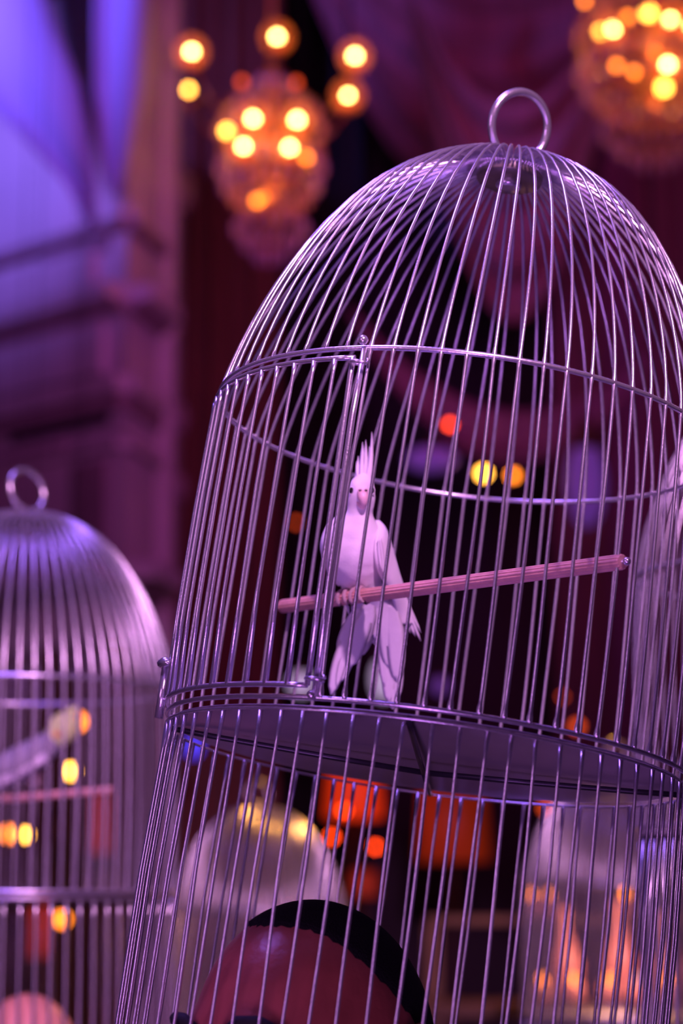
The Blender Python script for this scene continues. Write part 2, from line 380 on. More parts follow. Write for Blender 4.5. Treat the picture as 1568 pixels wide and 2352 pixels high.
# door panel in the left front of the cage
D0, D1 = 179.0, 243.0
door = MB().tube([cp(D1, .2575, .3165), cp(D1, .2585, .30), cp(D1, .2590, .2), cp(D1, .2595, .1), cp(D1, .258, .0125)], .0027, 8).build('door', M['wire'], cage)
door['label'] = 'curved wire door with its own rails'
ring_mb(.2545, .3175, .0026, a0=D0, a1=D1).build('door_rail', M['wire'], door)
ring_mb(.2580, .0125, .0026, a0=D0, a1=D1).build('door_rail', M['wire'], door)
for i in range(12):
    az = D0+1.6 + i*5.25; rnd = random.Random(i)
    pts = [cp(az, .2545, .316), cp(az+.1, .2555, .305), cp(az, .2570, .26), cp(az+rnd.uniform(-.3, .3), .2585, .2), cp(az+rnd.uniform(-.3, .3), .2595, .1), cp(az, .258, .012)]
    MB().tube(pts, [.0028, .0018, .0018, .0018, .0018, .0028], 8).build('door_bar', M['wire'], door)
MB().tube([cp(D1+1.7, .2525, .3277), cp(D1+1.7, .2585, .26), cp(D1+1.7, .2590, .2), cp(D1+1.7, .2590, .1), cp(D1+1.7, .2550, .0015)], .0030, 8).build('door_post', M['wire'], cage)
# hinge loops at the post
for h in (.3090, .0165):
    pts = [cp(D1+1.7 + 1.9*math.cos(t), .2600+.006*math.sin(t), h + .0006*t) for t in [k*.5 for k in range(14)]]
    MB().tube(pts, .0019, 6).build('hinge', M['wire'], door)
MB().ball(cp(D1+1.7, .258, .333), .0048, 10).build('weld_bead', M['wire'], cage)
MB().ball(cp(D1+1.2, .258, .004), .0042, 10).build('weld_bead', M['wire'], cage)
# latch sleeve on the far left of the door
MB().tube([cp(187, .262, -.006), cp(187, .2625, .045)], .0042, 10).build('latch', M['wire'], door)
lt = MB().tube([cp(184, .2600, .046), cp(187, .2675, .047), cp(191, .262, .046)], [.003, .0045, .003], 8); lt.ball(cp(187, .2635, .050), .0055, 10, (1.2, 1.2, .7)); lt.build('latch_hook', M['wire'], door)
# fluted perch between the bars
PA = Vector((-.1680, .1935, .1637)); PB = Vector((.1465, -.2125, .1642))
pd = (PB-PA).normalized(); pn = Vector((0, 0, 1)).cross(pd).normalized(); pb_ = pd.cross(pn)
pv = []; pf = []; NF = 56; rows_p = [(-.004, .35), (-.002, .75), (0, .95), (.002, 1), (.25, 1), (.5, 1), (.75, 1), (.998, 1), (1.0, .98), (1.002, .9)]
L_ = (PB-PA).length
for (t, s) in rows_p:
    t_ = t if t not in (-.004, -.002) else t*2
    for k in range(NF):
        a = 2*math.pi*k/NF; r = .0070*s*(1 + (.045 if (k % 4) < 2 else -.045))
        pv.append(PA + pd*(L_*t_) + pn*(r*math.cos(a)) + pb_*(r*math.sin(a)))
for i in range(len(rows_p)-1):
    for k in range(NF): pf.append((i*NF+k, i*NF+(k+1) % NF, (i+1)*NF+(k+1) % NF, (i+1)*NF+k))
pf.append(tuple(range(NF-1, -1, -1))); pf.append(tuple((len(rows_p)-1)*NF+k for k in range(NF)))
perch = MB().add(pv, pf).build('perch', M['wood'], cage, smooth=False); perch['label'] = 'fluted pinkish wooden perch'
for P, s in ((PA, -1), (PB, 1)):
    q = MB(); q.tube([P - pd*(.012*s), P+pd*(.006*s)], [.0016, .0022], 8); q.ball(P+pd*(.006*s), .0038, 10); q.build('perch_screw', M['wire'], perch)

# ------------------------------------------------------------------ loft helper for creatures
def loft(sections, n=28, cap=True):
    """sections: (center Vector, x-axis Vector*half width, y-axis Vector*half depth)"""
    vs = []; fs = []; m = len(sections)
    for c_, X, Y_ in sections:
        for k in range(n):
            a = 2*math.pi*k/n; vs.append(c_ + X*math.cos(a) + Y_*math.sin(a))
    for i in range(m-1):
        for k in range(n): fs.append((i*n+k, i*n+(k+1) % n, (i+1)*n+(k+1) % n, (i+1)*n+k))
    if cap: fs.append(tuple(range(n-1, -1, -1))); fs.append(tuple((m-1)*n+k for k in range(n)))
    return vs, fs
def spline(keys, per=5):
    """Catmull-Rom through tuples"""
    out = []; K = [keys[0]] + list(keys) + [keys[-1]]
    for i in range(1, len(K)-2):
        p0, p1, p2, p3 = K[i-1], K[i], K[i+1], K[i+2]
        for j in range(per):
            t = j/per
            out.append(tuple(.5*((2*b)+(-a+c_)*t+(2*a-5*b+4*c_-d)*t*t+(-a+3*b-3*c_+d)*t**3) for a, b, c_, d in zip(p0, p1, p2, p3)))
    out.append(tuple(keys[-1])); return out
def feather(mb, base, tip, width, up, n=8, bend=0., thick=.0006, wfun=None):
    """a single feather blade: base -> tip, broad and rounded, with a raised shaft"""
    base = Vector(base); tip = Vector(tip); d = tip-base; L = d.length; dn = d.normalized(); side = dn.cross(Vector(up)).normalized(); nz = side.cross(dn)
    vs = []; 
    for i in range(n+1):
        t = i/n; wv = width*(wfun(t) if wfun else (min(1, .45+1.6*t) * (1-max(0, (t-.55)/.45)**2.2)**.5 if t < 1 else 0)); wv = max(wv, width*.04)
        c_ = base + d*t + side*(bend*math.sin(math.pi*t)*L)
        vs += [c_ - side*wv, c_ - side*wv*.5 + nz*thick*.8, c_ + nz*thick*1.6, c_ + side*wv*.5 + nz*thick*.8, c_ + side*wv, c_ - nz*thick]
    fs = []
    for i in range(n):
        for k in range(6): a = i*6+k; b = i*6+(k+1) % 6; fs.append((a, b, b+6, a+6))
    fs.append((5, 4, 3, 2, 1, 0)); fs.append(tuple(n*6+k for k in range(6)))
    mb.add(vs, fs)

# ------------------------------------------------------------------ the white cockatiel
# local frame: x right, y away from the camera, z up; unit = photo pixels at the perch, scaled below
tb = .335
BP = MC @ (PA + (PB-PA)*tb)              # the foot point on the perch
def tb_for(px):
    best = None
    for i in range(200):
        p = MC @ (PA + (PB-PA)*(i/200)); r = p - Vector((0, 0, CAMZ)); x = IW/2 + FPX*r.x/(r.dot(FW))
        if best is None or abs(x-px) < best[0]: best = (abs(x-px), i/200)
    return best[1]
tb = tb_for(815); BP = MC @ (PA + (PB-PA)*tb)
SP = (BP - Vector((0, 0, CAMZ))).dot(FW)/FPX     # metres per photo pixel at the bird
bird = thing('cockatiel', 'white cockatiel with a tall crest perched inside the large cage, facing the camera', 'bird', BP)
Rb = Matrix((Vector((1, 0, 0)), FW, UP)).transposed().to_4x4()
bird.matrix_world = Matrix.Translation(BP) @ Rb
OX, OY = 815, 1374
def B(px, py, d=0): return Vector(((px-OX)*SP, d*SP, (OY-py)*SP))     # d: pixels away from the camera
# body: cx, py, halfwidth, halfdepth, depth offset
keys = [(833, 1090, 4, 5, 0), (832, 1095, 13, 14, 0), (830, 1103, 22, 24, 0), (828.5, 1116, 28, 33, -2), (828, 1132, 30.5, 38, -3), (827.5, 1150, 31.5, 38, -3), (826, 1166, 30.5, 35, 0),
        (823, 1182, 31, 34, 4), (820, 1196, 38, 40, 8), (816, 1212, 52, 48, 12), (814, 1232, 66, 56, 16), (813, 1256, 72, 60, 18), (812, 1282, 71, 60, 20), (813, 1306, 66, 56, 24),
        (818, 1328, 57, 50, 30), (828, 1348, 50, 44, 40), (842, 1368, 48, 38, 52), (858, 1392, 54, 30, 62), (866, 1418, 58, 22, 68), (872, 1440, 52, 15, 78), (874, 1462, 40, 8, 86), (876, 1482, 24, 4, 90), (878, 1500, 6, 3, 92)]
secs = []
for (cx, py, hw, hd, dd) in spline(keys, 4):
    secs.append((B(cx, py, dd), Vector((hw*SP, 0, 0)), Vector((0, hd*SP, 0))))
vs, fs = loft(secs, 40)
out = []
for p in vs:
    px = p.x/SP+OX; py = OY - p.z/SP; d = p.y/SP
    # cheek puff, breast fluff
    nz_ = noise.noise(Vector((px*.045, py*.06, d*.045)))
    k_ = 1.4*nz_
    q = Vector(p)
    if d < 20: q.y -= k_*SP*1.2
    q.x += k_*SP*.6*(1 if px > 820 else -1)
    # flatten sockets by the eyes
    for ex in (803, 852):
        e = math.exp(-(((px-ex)/9)**2+((py-1130)/11)**2))
        if d < 10: q.y += 4*SP*e
    # notch between the thighs just above the perch
    e = math.exp(-(((px-812)/10)**2 + ((py-1362)/14)**2))
    if d < 40: q.y += 9*SP*e
    out.append(q)
body = MB().add(out, fs).build('body', M['feather'], bird)
# folded wings: shells wrapped on the flanks, then long primaries
def wing_shell(side, rows):
    """rows: (py, inner px, outer px, depth inner, depth outer)"""
    mb = MB(); vs = []; n = 9
    for (py, xi, xo, di, do) in spline(rows, 4):
        for k in range(n):
            t = k/(n-1); bul = math.sin(t*math.pi*.5)
            vs.append(B(xi+(xo-xi)*bul, py, di+(do-di)*(1-math.cos(t*math.pi*.5))))
    m = len(vs)//n; inner = [Vector(v)+Vector((-side*2.2*SP, 3.5*SP, 0)) for v in vs]; fs = []; o = len(vs)
    for i in range(m-1):
        for k in range(n-1):
            a = i*n+k; fs.append((a, a+1, a+n+1, a+n)); fs.append((o+a, o+a+n, o+a+n+1, o+a+1))
    for i in range(m-1):
        a = i*n; fs.append((a, a+n, o+a+n, o+a)); a = i*n+n-1; fs.append((a, o+a, o+a+n, a+n))
    for k in range(n-1):
        fs.append((k, o+k, o+k+1, k+1)); a = (m-1)*n+k; fs.append((a, a+1, o+a+1, o+a))
    return mb.add(vs+inner, fs)
wr = wing_shell(1, [(1198, 862, 870, 14, 30), (1212, 866, 883, -2, 30), (1235, 862, 893, -28, 40), (1262, 858, 901, -36, 46), (1290, 860, 909, -34, 54), (1318, 868, 917, -22, 60), (1345, 884, 925, -4, 66), (1378, 900, 931, 20, 70), (1412, 910, 939, 42, 76), (1440, 918, 948, 54, 80)]).build('wing', M['feather'], bird)
wl = wing_shell(-1, [(1192, 772, 766, 14, 30), (1210, 762, 748, 2, 34), (1232, 760, 738, -10, 40), (1255, 762, 733, -14, 44), (1280, 766, 736, -12, 50), (1305, 772, 744, -2, 56), (1330, 782, 756, 12, 60), (1350, 792, 772, 28, 66)]).build('wing', M['feather'], bird)
ub = (0, -1, 0)
for (bx, by, tx, ty, wd, d0, d1) in ((905, 1310, 968, 1482, 7, 44, 84), (900, 1300, 968, 1462, 8, 48, 88), (898, 1330, 955, 1470, 9, 40, 82), (892, 1330, 943, 1462, 10, 36, 78), (885, 1330, 934, 1490, 9, 38, 74),
                                     (878, 1250, 926, 1400, 15, 4, 66), (870, 1235, 880, 1322, 10, -38, -26), (866, 1240, 874, 1312, 7, -41, -32), (888, 1250, 932, 1380, 13, 18, 70), (884, 1330, 924, 1492, 9, 40, 72)):
    mb = MB(); feather(mb, B(bx, by, d0), B(tx, ty, d1), wd*SP*.62, ub, 10, .02); mb.build('wing_feather', M['featherb'], wr)
for (bx, by, tx, ty, wd, d0, d1) in ((757, 1270, 776, 1352, 12, 10, 60), (765, 1262, 790, 1360, 11, 6, 56), (770, 1300, 800, 1420, 8, 50, 66)):
    mb = MB(); feather(mb, B(bx, by, d0), B(tx, ty, d1), wd*SP*.6, ub, 8, -.02); mb.build('wing_feather', M['featherb'], wl)
# tail: a fan split in two
for (bx, by, tx, ty, wd, d0, d1, bd) in ((835, 1400, 757, 1607, 19, 62, 96, .03), (842, 1400, 775, 1580, 21, 60, 92, .02), (848, 1410, 797, 1540, 23, 58, 84, .0), (856, 1410, 822, 1516, 20, 56, 78, .0), (826, 1396, 790, 1496, 16, 56, 84, .03), (846, 1392, 802, 1540, 22, 36, 76, .0), (866, 1380, 868, 1478, 24, 32, 66, .0), (896, 1385, 912, 1575, 22, 34, 86, -.02), (850, 1378, 826, 1500, 22, 30, 68, .0), (884, 1378, 894, 1545, 22, 32, 80, .0), (874, 1390, 884, 1590, 14, 44, 92, .0), (822, 1400, 776, 1530, 14, 58, 88, .05), (818, 1405, 771, 1497, 5, 60, 84, .06), (822, 1410, 765, 1560, 8, 62, 92, .05),
                                         (858, 1420, 862, 1474, 9, 56, 70, .0), (832, 1420, 770, 1590, 10, 66, 90, .04),
                                         (886, 1420, 902, 1642, 21, 58, 104, -.02), (892, 1420, 893, 1628, 19, 56, 100, .0), (898, 1420, 914, 1618, 16, 60, 98, -.02), (880, 1410, 884, 1510, 15, 54, 78, .0)):
    mb = MB(); feather(mb, B(bx, by, d0), B(tx, ty, d1), wd*SP, ub, 12, bd); mb.build('tail_feather', M['featherb'], bird)
# crest
crest = MB(); rnd = random.Random(4)
for (bx, by, tx, ty, wd, bd) in ((840, 1122, 852, 995, 9, .03), (834, 1120, 838, 1013, 8, .02), (829, 1120, 831, 1018, 8, -.01), (824, 1122, 821, 1050, 8, -.03), (821, 1122, 818, 1070, 7, -.04), (843, 1118, 847, 1028, 8, .01),
                                 (846, 1120, 850, 1040, 7, .01), (838, 1116, 840, 1035, 10, .0), (830, 1116, 828, 1036, 9, -.01), (834, 1126, 838, 1050, 15, 0), (842, 1124, 846, 1052, 13, 0), (828, 1124, 828, 1058, 13, 0), (836, 1128, 836, 1072, 17, 0),
                                 (848, 1118, 852, 1052, 4, .05), (826, 1114, 817, 1062, 4, -.07), (824, 1116, 819, 1084, 5, -.05), (832, 1118, 834, 1026, 6, .0)):
    feather(crest, B(bx, by, -8+rnd.uniform(-4, 4)), B(tx, ty, 20+rnd.uniform(-4, 4)), wd*SP, ub, 10, bd, .0008, lambda t: (1-t)**.75)
crest.build('crest', M['feather'], bird)
# beak, cere, eyes
bk = [(829.5, 1131, 11, 8, -38), (830.5, 1138, 13, 12, -40), (831.5, 1147, 12.5, 13, -42), (832.5, 1156, 10, 11, -43), (833, 1164, 6.5, 8, -42), (832.5, 1171, 2.6, 4, -39), (832, 1174, .8, 1.5, -37)]
vs, fs = loft([(B(a, b, d), Vector((c_*SP, 0, 0)), Vector((0, e*SP, 0))) for a, b, c_, e, d in spline(bk, 4)], 20)
MB().add(vs, fs).build('beak', M['beak'], bird)
lo = [(823, 1156, 8, 6, -33), (826, 1163, 9, 8, -34), (829, 1169, 7, 7, -34), (831, 1173, 3, 4, -33)]
vs, fs = loft([(B(a, b, d), Vector((c_*SP, 0, 0)), Vector((0, e*SP, 0))) for a, b, c_, e, d in spline(lo, 3)], 14)
MB().add(vs, fs).build('lower_beak', M['beak'], bird)
for x in (824.5, 838):
    c_ = MB(); pts = [B(x+4.5*math.cos(a), 1131+4.2*math.sin(a), -46) for a in [2*math.pi*i/14 for i in range(14)]]; c_.tube(pts, 1.6*SP, 8, closed=True); c_.build('nostril', M['beak'], bird)
    MB().ball(B(x, 1131, -44), 2.8*SP, 10).build('nostril_hole', M['brow'], bird)
for x, dd in ((804.5, -25), (852, -26)):
    MB().ball(B(x, 1130, dd), 7.6*SP, 14, (.8, 1.0, 1.1)).build('eye', M['eye'], bird)
    pts = [B(x+(-.5 if x < 820 else .5)+5.2*math.cos(a), 1130+8.2*math.sin(a), dd-3+abs(math.cos(a))*2) for a in [2*math.pi*i/20 for i in range(20)]]
    MB().tube(pts, 1.3*SP, 6, closed=True).build('eye_ring', M['feather'], bird)
# feet: toes over the perch, following its curve (perch axis runs along pd)
pdw = (MC.to_3x3() @ pd).normalized(); nw = Vector((0, 0, 1)); sw = nw.cross(pdw).normalized(); nw = pdw.cross(sw)
Ri = Rb.to_3x3().transposed()
def toe(s_px, a0, a1, rad, lift=1.0, tw=0., fc=1):
    """toe wraps the perch from angle a0 to a1 (degrees from straight up, positive towards the camera)"""
    pts = []; rr = []
    base = MC @ (PA+(PB-PA)*tb_for(s_px)); n = 12
    for i in range(n+1):
        t = i/n; a = R_(a0+(a1-a0)*t); r_ = .0075*lift + rad*.55
        tow = sw if sw.y < 0 else -sw
        w_ = base + nw*(r_*math.cos(a)) + tow*(r_*math.sin(a)) + pdw*(tw*t)
        pts.append(Ri @ (w_-BP)); rr.append(rad*(1.05+.18*math.sin(i*2.6))*(1 if t < .85 else .8))
    return pts, rr
for (s, tws) in ((792, (-.003, .006)), (822, (-.002, .011))):
    ft = None
    for q, tw in enumerate(tws):
        pts, rr = toe(s+q*7, -40, 150, .0020, tw=tw)
        rr = [q_*1.0 for q_ in rr]; o = MB().tube(pts, rr, 10)
        if ft is None:
            leg = MB(); leg.tube([B(s+3, 1345, 34), B(s+2, 1356, 20), pts[1]], [8*SP, 5*SP, .0026], 12); ft = leg.build('foot', M['foot'], bird)
        o.build('toe', M['foot'], ft)
        e = pts[-1]; f_ = pts[-2]; dr = (e-f_).normalized()
        MB().tube([e, e+dr*.003+Vector((0, .0015, 0)), e+dr*.004+Vector((0, .004, .001))], [.0016, .0011, .0002], 8).build('claw', M['brow'], ft)
    pts, rr = toe(s+4, -30, -150, .0024, tw=.004); MB().tube(pts, rr, 8).build('toe', M['foot'], ft)

# ------------------------------------------------------------------ other cages
def upright(px, py, Y, sc_=1., rz=0, lean=0):
    p = at(px, py, Y); return Matrix.Translation(p) @ Matrix.Rotation(lean, 4, 'Y') @ Matrix.Rotation(rz, 4, 'Z') @ Matrix.Scale(sc_, 4)
ML = upright(38, 2052, 3.57)
cageL = make_cage('silver wire birdcage at the left edge, holding the grey bird with a yellow face', ML, LOW, sides=6, bw=.0024, ringw=.0032, handle_rot=48)
MB().tube([(-.14, .03, .150), (.0, -.02, .152), (.165, -.13, .160)], .0055, 10).build('perch', M['wood'], cageL)
MRt = upright(1924, 1905, 2.83)
cageR = make_cage('silver wire birdcage cut off by the right edge, behind the large cage', MRt, MRt.translation.z-.025, sides=6, ringw=.0034)
MF1 = upright(590, 2362, 5.9); zf = MF1.translation.z
MF1 = MF1 @ Matrix.Scale(.93, 4)
cf1 = make_cage('distant dense silver birdcage, dome seen below the tray, left of centre', MF1, zf/.93-.025, nb=132, bw=.0018, sides=5, ringw=.005)
MF2 = upright(1428, 2330, 5.6); zf = MF2.translation.z
MF2 = MF2 @ Matrix.Scale(.98, 4)
cf2 = make_cage('distant dense silver birdcage behind the lower right bars of the large cage', MF2, zf/.98-.025, nb=132, bw=.0018, sides=5, ringw=.005)

# grey cockatiel in the left cage
gp = at(128, 1700, 3.57); gs = 3.57/FPX
gb = thing('cockatiel', 'grey cockatiel with a yellow face and orange cheek in the left cage', 'bird', gp)
def G(px, py, d=0): return Vector(((px-128)*gs, d*gs, (1700-py)*gs))
gk = [(165, 1640, 4, 4), (160, 1650, 20, 18), (152, 1660, 29, 26), (142, 1676, 33, 28), (128, 1694, 27, 25), (108, 1712, 31, 30), (80, 1732, 36, 36), (45, 1752, 38, 38), (5, 1772, 34, 34), (-40, 1795, 26, 26), (-90, 1815, 16, 16), (-130, 1826, 4, 4)]
P = spline(gk, 4); secs = []
for i, (x, y, hw, hd) in enumerate(P):
    q0, q1 = P[max(0, i-1)], P[min(len(P)-1, i+1)]; dx, dz = q1[0]-q0[0], -(q1[1]-q0[1]); L = math.hypot(dx, dz) or 1
    secs.append((G(x, y), Vector((-dz/L, 0, dx/L))*hw*gs, Vector((0, hd*gs, 0))))
split = next(i for i, p in enumerate(P) if p[0] < 122)
vs, fs = loft(secs, 20); MB().add(vs, fs).build('body', M['greyfeather'], gb)
vs, fs = loft([(c_, X*1.06, Y_*1.06) for c_, X, Y_ in secs[1:split]], 20); MB().add(vs, fs).build('face', M['yellow'], gb)
for d in (-25, 25): MB().ball(G(134, 1688, d), 9*gs, 12, (1, .5, 1)).build('cheek_patch', M['orange'], gb)
for d in (-21, 21): MB().ball(G(152, 1668, d), 5*gs, 10).build('eye', M['eye'], gb)
MB().tube([G(160, 1672), G(172, 1682), G(170, 1692)], [9*gs, 6*gs, 1*gs], 8).build('beak', M['beak'], gb)
for (bx, by, tx, ty) in ((160, 1652, 172, 1622), (156, 1650, 160, 1622), (152, 1652, 150, 1628)):
    mb = MB(); feather(mb, G(bx, by), G(tx, ty), 6*gs, ub, 6); mb.build('crest_feather', M['yellow'], gb)
for d in (-1, 1):
    mb = MB(); feather(mb, G(112, 1738, d*32), G(-60, 1812, d*30), 24*gs, (0, -1, .2), 12); mb.build('wing_bar', M['featherb'], gb)
for i in range(4):
    mb = MB(); feather(mb, G(-60, 1805, -8+5*i), G(-230, 1850+6*i, -8+5*i), 12*gs, ub, 8); mb.build('tail_feather', M['greyfeather'], gb)
for x in (70, 88):
    MB().tube([G(x, 1765), G(x+4, 1800), G(x+8, 1808)], [8*gs, 5*gs, 4*gs], 8).build('foot', M['foot'], gb)

# ------------------------------------------------------------------ people inside the cages
def person(label, center, fwd_deg, k, skin, hair, tilt=8, name='person'):
    """head + neck + torso, arms and legs as one continuous remeshed skin; clothes over it. center = head centre in world, k = scale"""
    root = thing(name, label, 'person', (center.x, center.y, 0))
    RZ = Matrix.Rotation(R_(fwd_deg), 4, 'Z'); RT = Matrix.Rotation(R_(tilt), 4, 'X')
    hc = Vector((0, 0, center.z))
    def W(v): return RZ @ Vector(v)
    def Hd(v): return hc + RZ @ (RT @ (Vector(v)*k))
    # head: sphere directions -> sculpted radius; x = person's left, -y forward
    n, m = 96, 72; vs = []; fs = []
    g = lambda x, c_, s: math.exp(-((x-c_)/s)**2)
    def headpt(th, ph):
        d = Vector((math.sin(ph)*math.sin(th), -math.sin(ph)*math.cos(th), math.cos(ph)))
        x, y, z = d
        P_ = Vector((x*.077, y*.098, z*.112 if z > 0 else z*.125))
        if z < 0:                                   # taper to the jaw and chin
            s = 1 + z*.26; P_.x *= s; P_.y *= (1 + z*.10)
            if y > 0: P_.y *= (1 + z*.35)
            P_.y -= .010*(-z)
        if y > 0 and z > -.3: P_.y *= 1.04
        f_ = max(0, -y)
        X, Z = P_.x, P_.z
        P_.y -= .007*g(Z, .022, .012)*g(abs(X), .028, .022)*f_           # brow ridge
        P_.y += .012*g(Z, .002, .012)*g(abs(X), .032, .014)*f_           # sockets
        P_.y -= .022*g(Z, -.030, .013)*g(X, 0, .011)*f_ + .012*g(Z, -.010, .018)*g(X, 0, .007)*f_   # nose
        P_.y -= .006*g(Z, -.060, .005)*g(X, 0, .022)*f_ + .007*g(Z, -.073, .006)*g(X, 0, .020)*f_ # lips
        P_.y += .004*g(Z, -.067, .0025)*g(X, 0, .022)*f_
        P_.y -= .008*g(Z, -.103, .012)*g(X, 0, .02)*f_                   # chin
        P_.y -= .005*g(Z, -.020, .015)*g(abs(X), .045, .014)*f_          # cheekbones
        P_.x *= 1 - .05*g(Z, .03, .03)*f_                                # temples
        return P_
    for i in range(m+1):
        for j in range(n):
            vs.append(Hd(headpt(2*math.pi*j/n, math.pi*(i+.001)/(m+.002))))
    for i in range(m):
        for j in range(n): fs.append((i*n+j, i*n+(j+1) % n, (i+1)*n+(j+1) % n, (i+1)*n+j))
    fs.append(tuple(range(n-1, -1, -1))); fs.append(tuple(m*n+j for j in range(n)))
    mb = MB().add(vs, fs)
    H = center.z; s_ = k*1.0
    neck0 = hc + RZ @ Vector((0, .015*k, -.07*k)); z_sh = H-.235*k
    mb.tube([neck0, W((0, .03, 0))+Vector((0, 0, H-.17*k)), W((0, .035, 0))+Vector((0, 0, z_sh-.05))], [.055*k, .057*k, .075*k], 20)
    sx = .185
    tor = [(z_sh+.01, .06, .06), (z_sh-.03, .13, .08), (z_sh-.09, .18, .10), (z_sh-.2, .175, .115), (z_sh-.36, .145, .10), (z_sh-.46, .155, .10), (z_sh-.56, .15, .10)]
    vs, fs = loft([(W((0, .03, 0))+Vector((0, 0, z)), W((a, 0, 0)), W((0, b, 0))) for z, a, b in spline(tor, 3)], 24); mb.add(vs, fs)
    for s in (-1, 1):
        mb.tube([W((s*.13, .03, z_sh-.05)), W((s*.19, .03, z_sh-.09)), W((s*.215, .03, z_sh-.33)), W((s*.22, -.02, z_sh-.57)), W((s*.22, -.04, z_sh-.63))], [.05, .055, .042, .028, .026], 14)
        hb = W((s*.22, -.04, z_sh-.63)); mb.ball(hb+Vector((0, 0, -.045)), .042, 12, (.5, .9, 1.1))
        for q in range(4): mb.tube([hb+W((0, (q-1.5)*.018, -.07)), hb+W((-s*.004, (q-1.5)*.02, -.11)), hb+W((-s*.012, (q-1.5)*.02, -.15+abs(q-1.2)*.008))], [.0095, .009, .008], 8)
        mb.tube([hb+W((0, -.03, -.03)), hb+W((-s*.006, -.055, -.065)), hb+W((-s*.01, -.06, -.09))], [.012, .010, .009], 8)
        mb.tube([W((s*.08, .03, z_sh-.54)), W((s*.09, .02, (z_sh-.5)*.55)), W((s*.09, .04, .08)), W((s*.09, .04, .05))], [.085, .062, .04, .04], 16)
        vs, fs = loft([(W((s*.09, y, z)), W((a, 0, 0)), Vector((0, 0, b))) for y, z, a, b in ((.09, .03, .02, .02), (.07, .045, .035, .04), (0, .045, .04, .042), (-.08, .03, .045, .026), (-.15, .022, .03, .018))], 14); mb.add(vs, fs)
    b = mb.build('body', skin, root)
    rm = b.modifiers.new('remesh', 'REMESH'); rm.mode = 'VOXEL'; rm.voxel_size = .0055; rm.use_smooth_shade = True
    sm = b.modifiers.new('smooth', 'SMOOTH'); sm.factor = .5; sm.iterations = 3
    # ears
    for s in (-1, 1):
        e = MB(); pts = []
        for i in range(15):
            a = R_(-80 + 290*i/14); pts.append(Hd((s*(.079+.010*math.sin(max(0, a*.6))+.004), .012 - .019*math.cos(a)*-1*1.0, -.004 + .031*math.sin(a))))
        e.tube(pts, [.003*k]+[.0042*k]*13+[.0055*k], 10)
        c_ = []
        for (dx, rr_) in ((.0, .9), (.004, 1.), (.007, .7)):
            c_.append((Hd((s*(.0755+dx), .012, -.004)), RZ @ RT @ Vector((0, .018*rr_*k, 0)), RZ @ RT @ Vector((0, 0, .029*rr_*k))))
        v2, f2 = loft(c_, 18); e.add(v2, f2); o = e.build('ear', skin, root)
    # eyes with lids, eyebrows
    for s in (-1, 1):
        eb = MB().ball(Hd((s*.031, -.078, .002)), .0125*k, 14).build('eye', M['bulbw'] if False else M['eye'], root)
        pts = [Hd((s*x, y, z)) for x, y, z in ((.014, -.101, .020), (.026, -.1015, .0265), (.040, -.095, .0275), (.052, -.083, .022))]
        MB().tube(pts, [.004*k, .0055*k, .005*k, .002*k], 8).build('eyebrow', M['brow'], root)
    # close-cropped hair cap
    if hair:
        n2, m2 = 110, 34; vs = []; fs = []
        def edge(th):                                # polar angle of the hair line per direction (0 = front)
            t = abs((th+math.pi) % (2*math.pi) - math.pi); return R_(36 + 62*(1-math.exp(-(t/1.8)**4)))
        for i in range(m2+1):
            for j in range(n2):
                th = 2*math.pi*j/n2; ph = max(.001, (edge(th)+.012*math.sin(j*1.7)+.01*math.sin(j*3.1))*i/m2); pp = headpt(th, ph); lift = .0020 if i < m2-4 else .0020-(i-m2+4)*.0011
                vs.append(Hd(pp + pp.normalized()*lift))
        for i in range(m2):
            for j in range(n2): fs.append((i*n2+j, i*n2+(j+1) % n2, (i+1)*n2+(j+1) % n2, (i+1)*n2+j))
        MB().add(vs, fs).build('hair', hair, root)
    # clothes: shirt and trousers following the body
    sh = MB(); tor2 = [(z_sh+.012, .065, .066), (z_sh-.02, .138, .088), (z_sh-.09, .190, .112), (z_sh-.2, .186, .127), (z_sh-.36, .157, .112), (z_sh-.5, .166, .112), (z_sh-.58, .162, .112)]
    vs, fs = loft([(W((0, .03, 0))+Vector((0, 0, z)), W((a, 0, 0)), W((0, b_, 0))) for z, a, b_ in spline(tor2, 3)], 24, True); sh.add(vs, fs)
    for s in (-1, 1): sh.tube([W((s*.13, .03, z_sh-.05)), W((s*.19, .03, z_sh-.09)), W((s*.215, .03, z_sh-.33)), W((s*.22, -.02, z_sh-.56))], [.06, .066, .053, .038], 14)
    sh.build('shirt', M['cloth'], root)
    tr = MB(); vs, fs = loft([(W((0, .03, 0))+Vector((0, 0, z)), W((a, 0, 0)), W((0, b_, 0))) for z, a, b_ in ((z_sh-.5, .17, .116), (z_sh-.6, .175, .12), (z_sh-.68, .16, .11))], 24); tr.add(vs, fs)
    for s in (-1, 1): tr.tube([W((s*.085, .03, z_sh-.58)), W((s*.09, .02, (z_sh-.5)*.55)), W((s*.09, .04, .09))], [.1, .078, .06], 16)
    tr.build('trousers', M['cloth'], root)
    return root
hp = at(712, 2440, 2.02)
person('person with dark skin and close-cropped black hair, head inside the foot of the large cage', hp, -42, 1.27, M['skind'], M['hair'], tilt=-3)
hp2 = at(62, 2450, 3.55)
person('person with a bare pink scalp, head inside the foot of the left cage', hp2, -20, 1.02, M['skinl'], None, tilt=14)

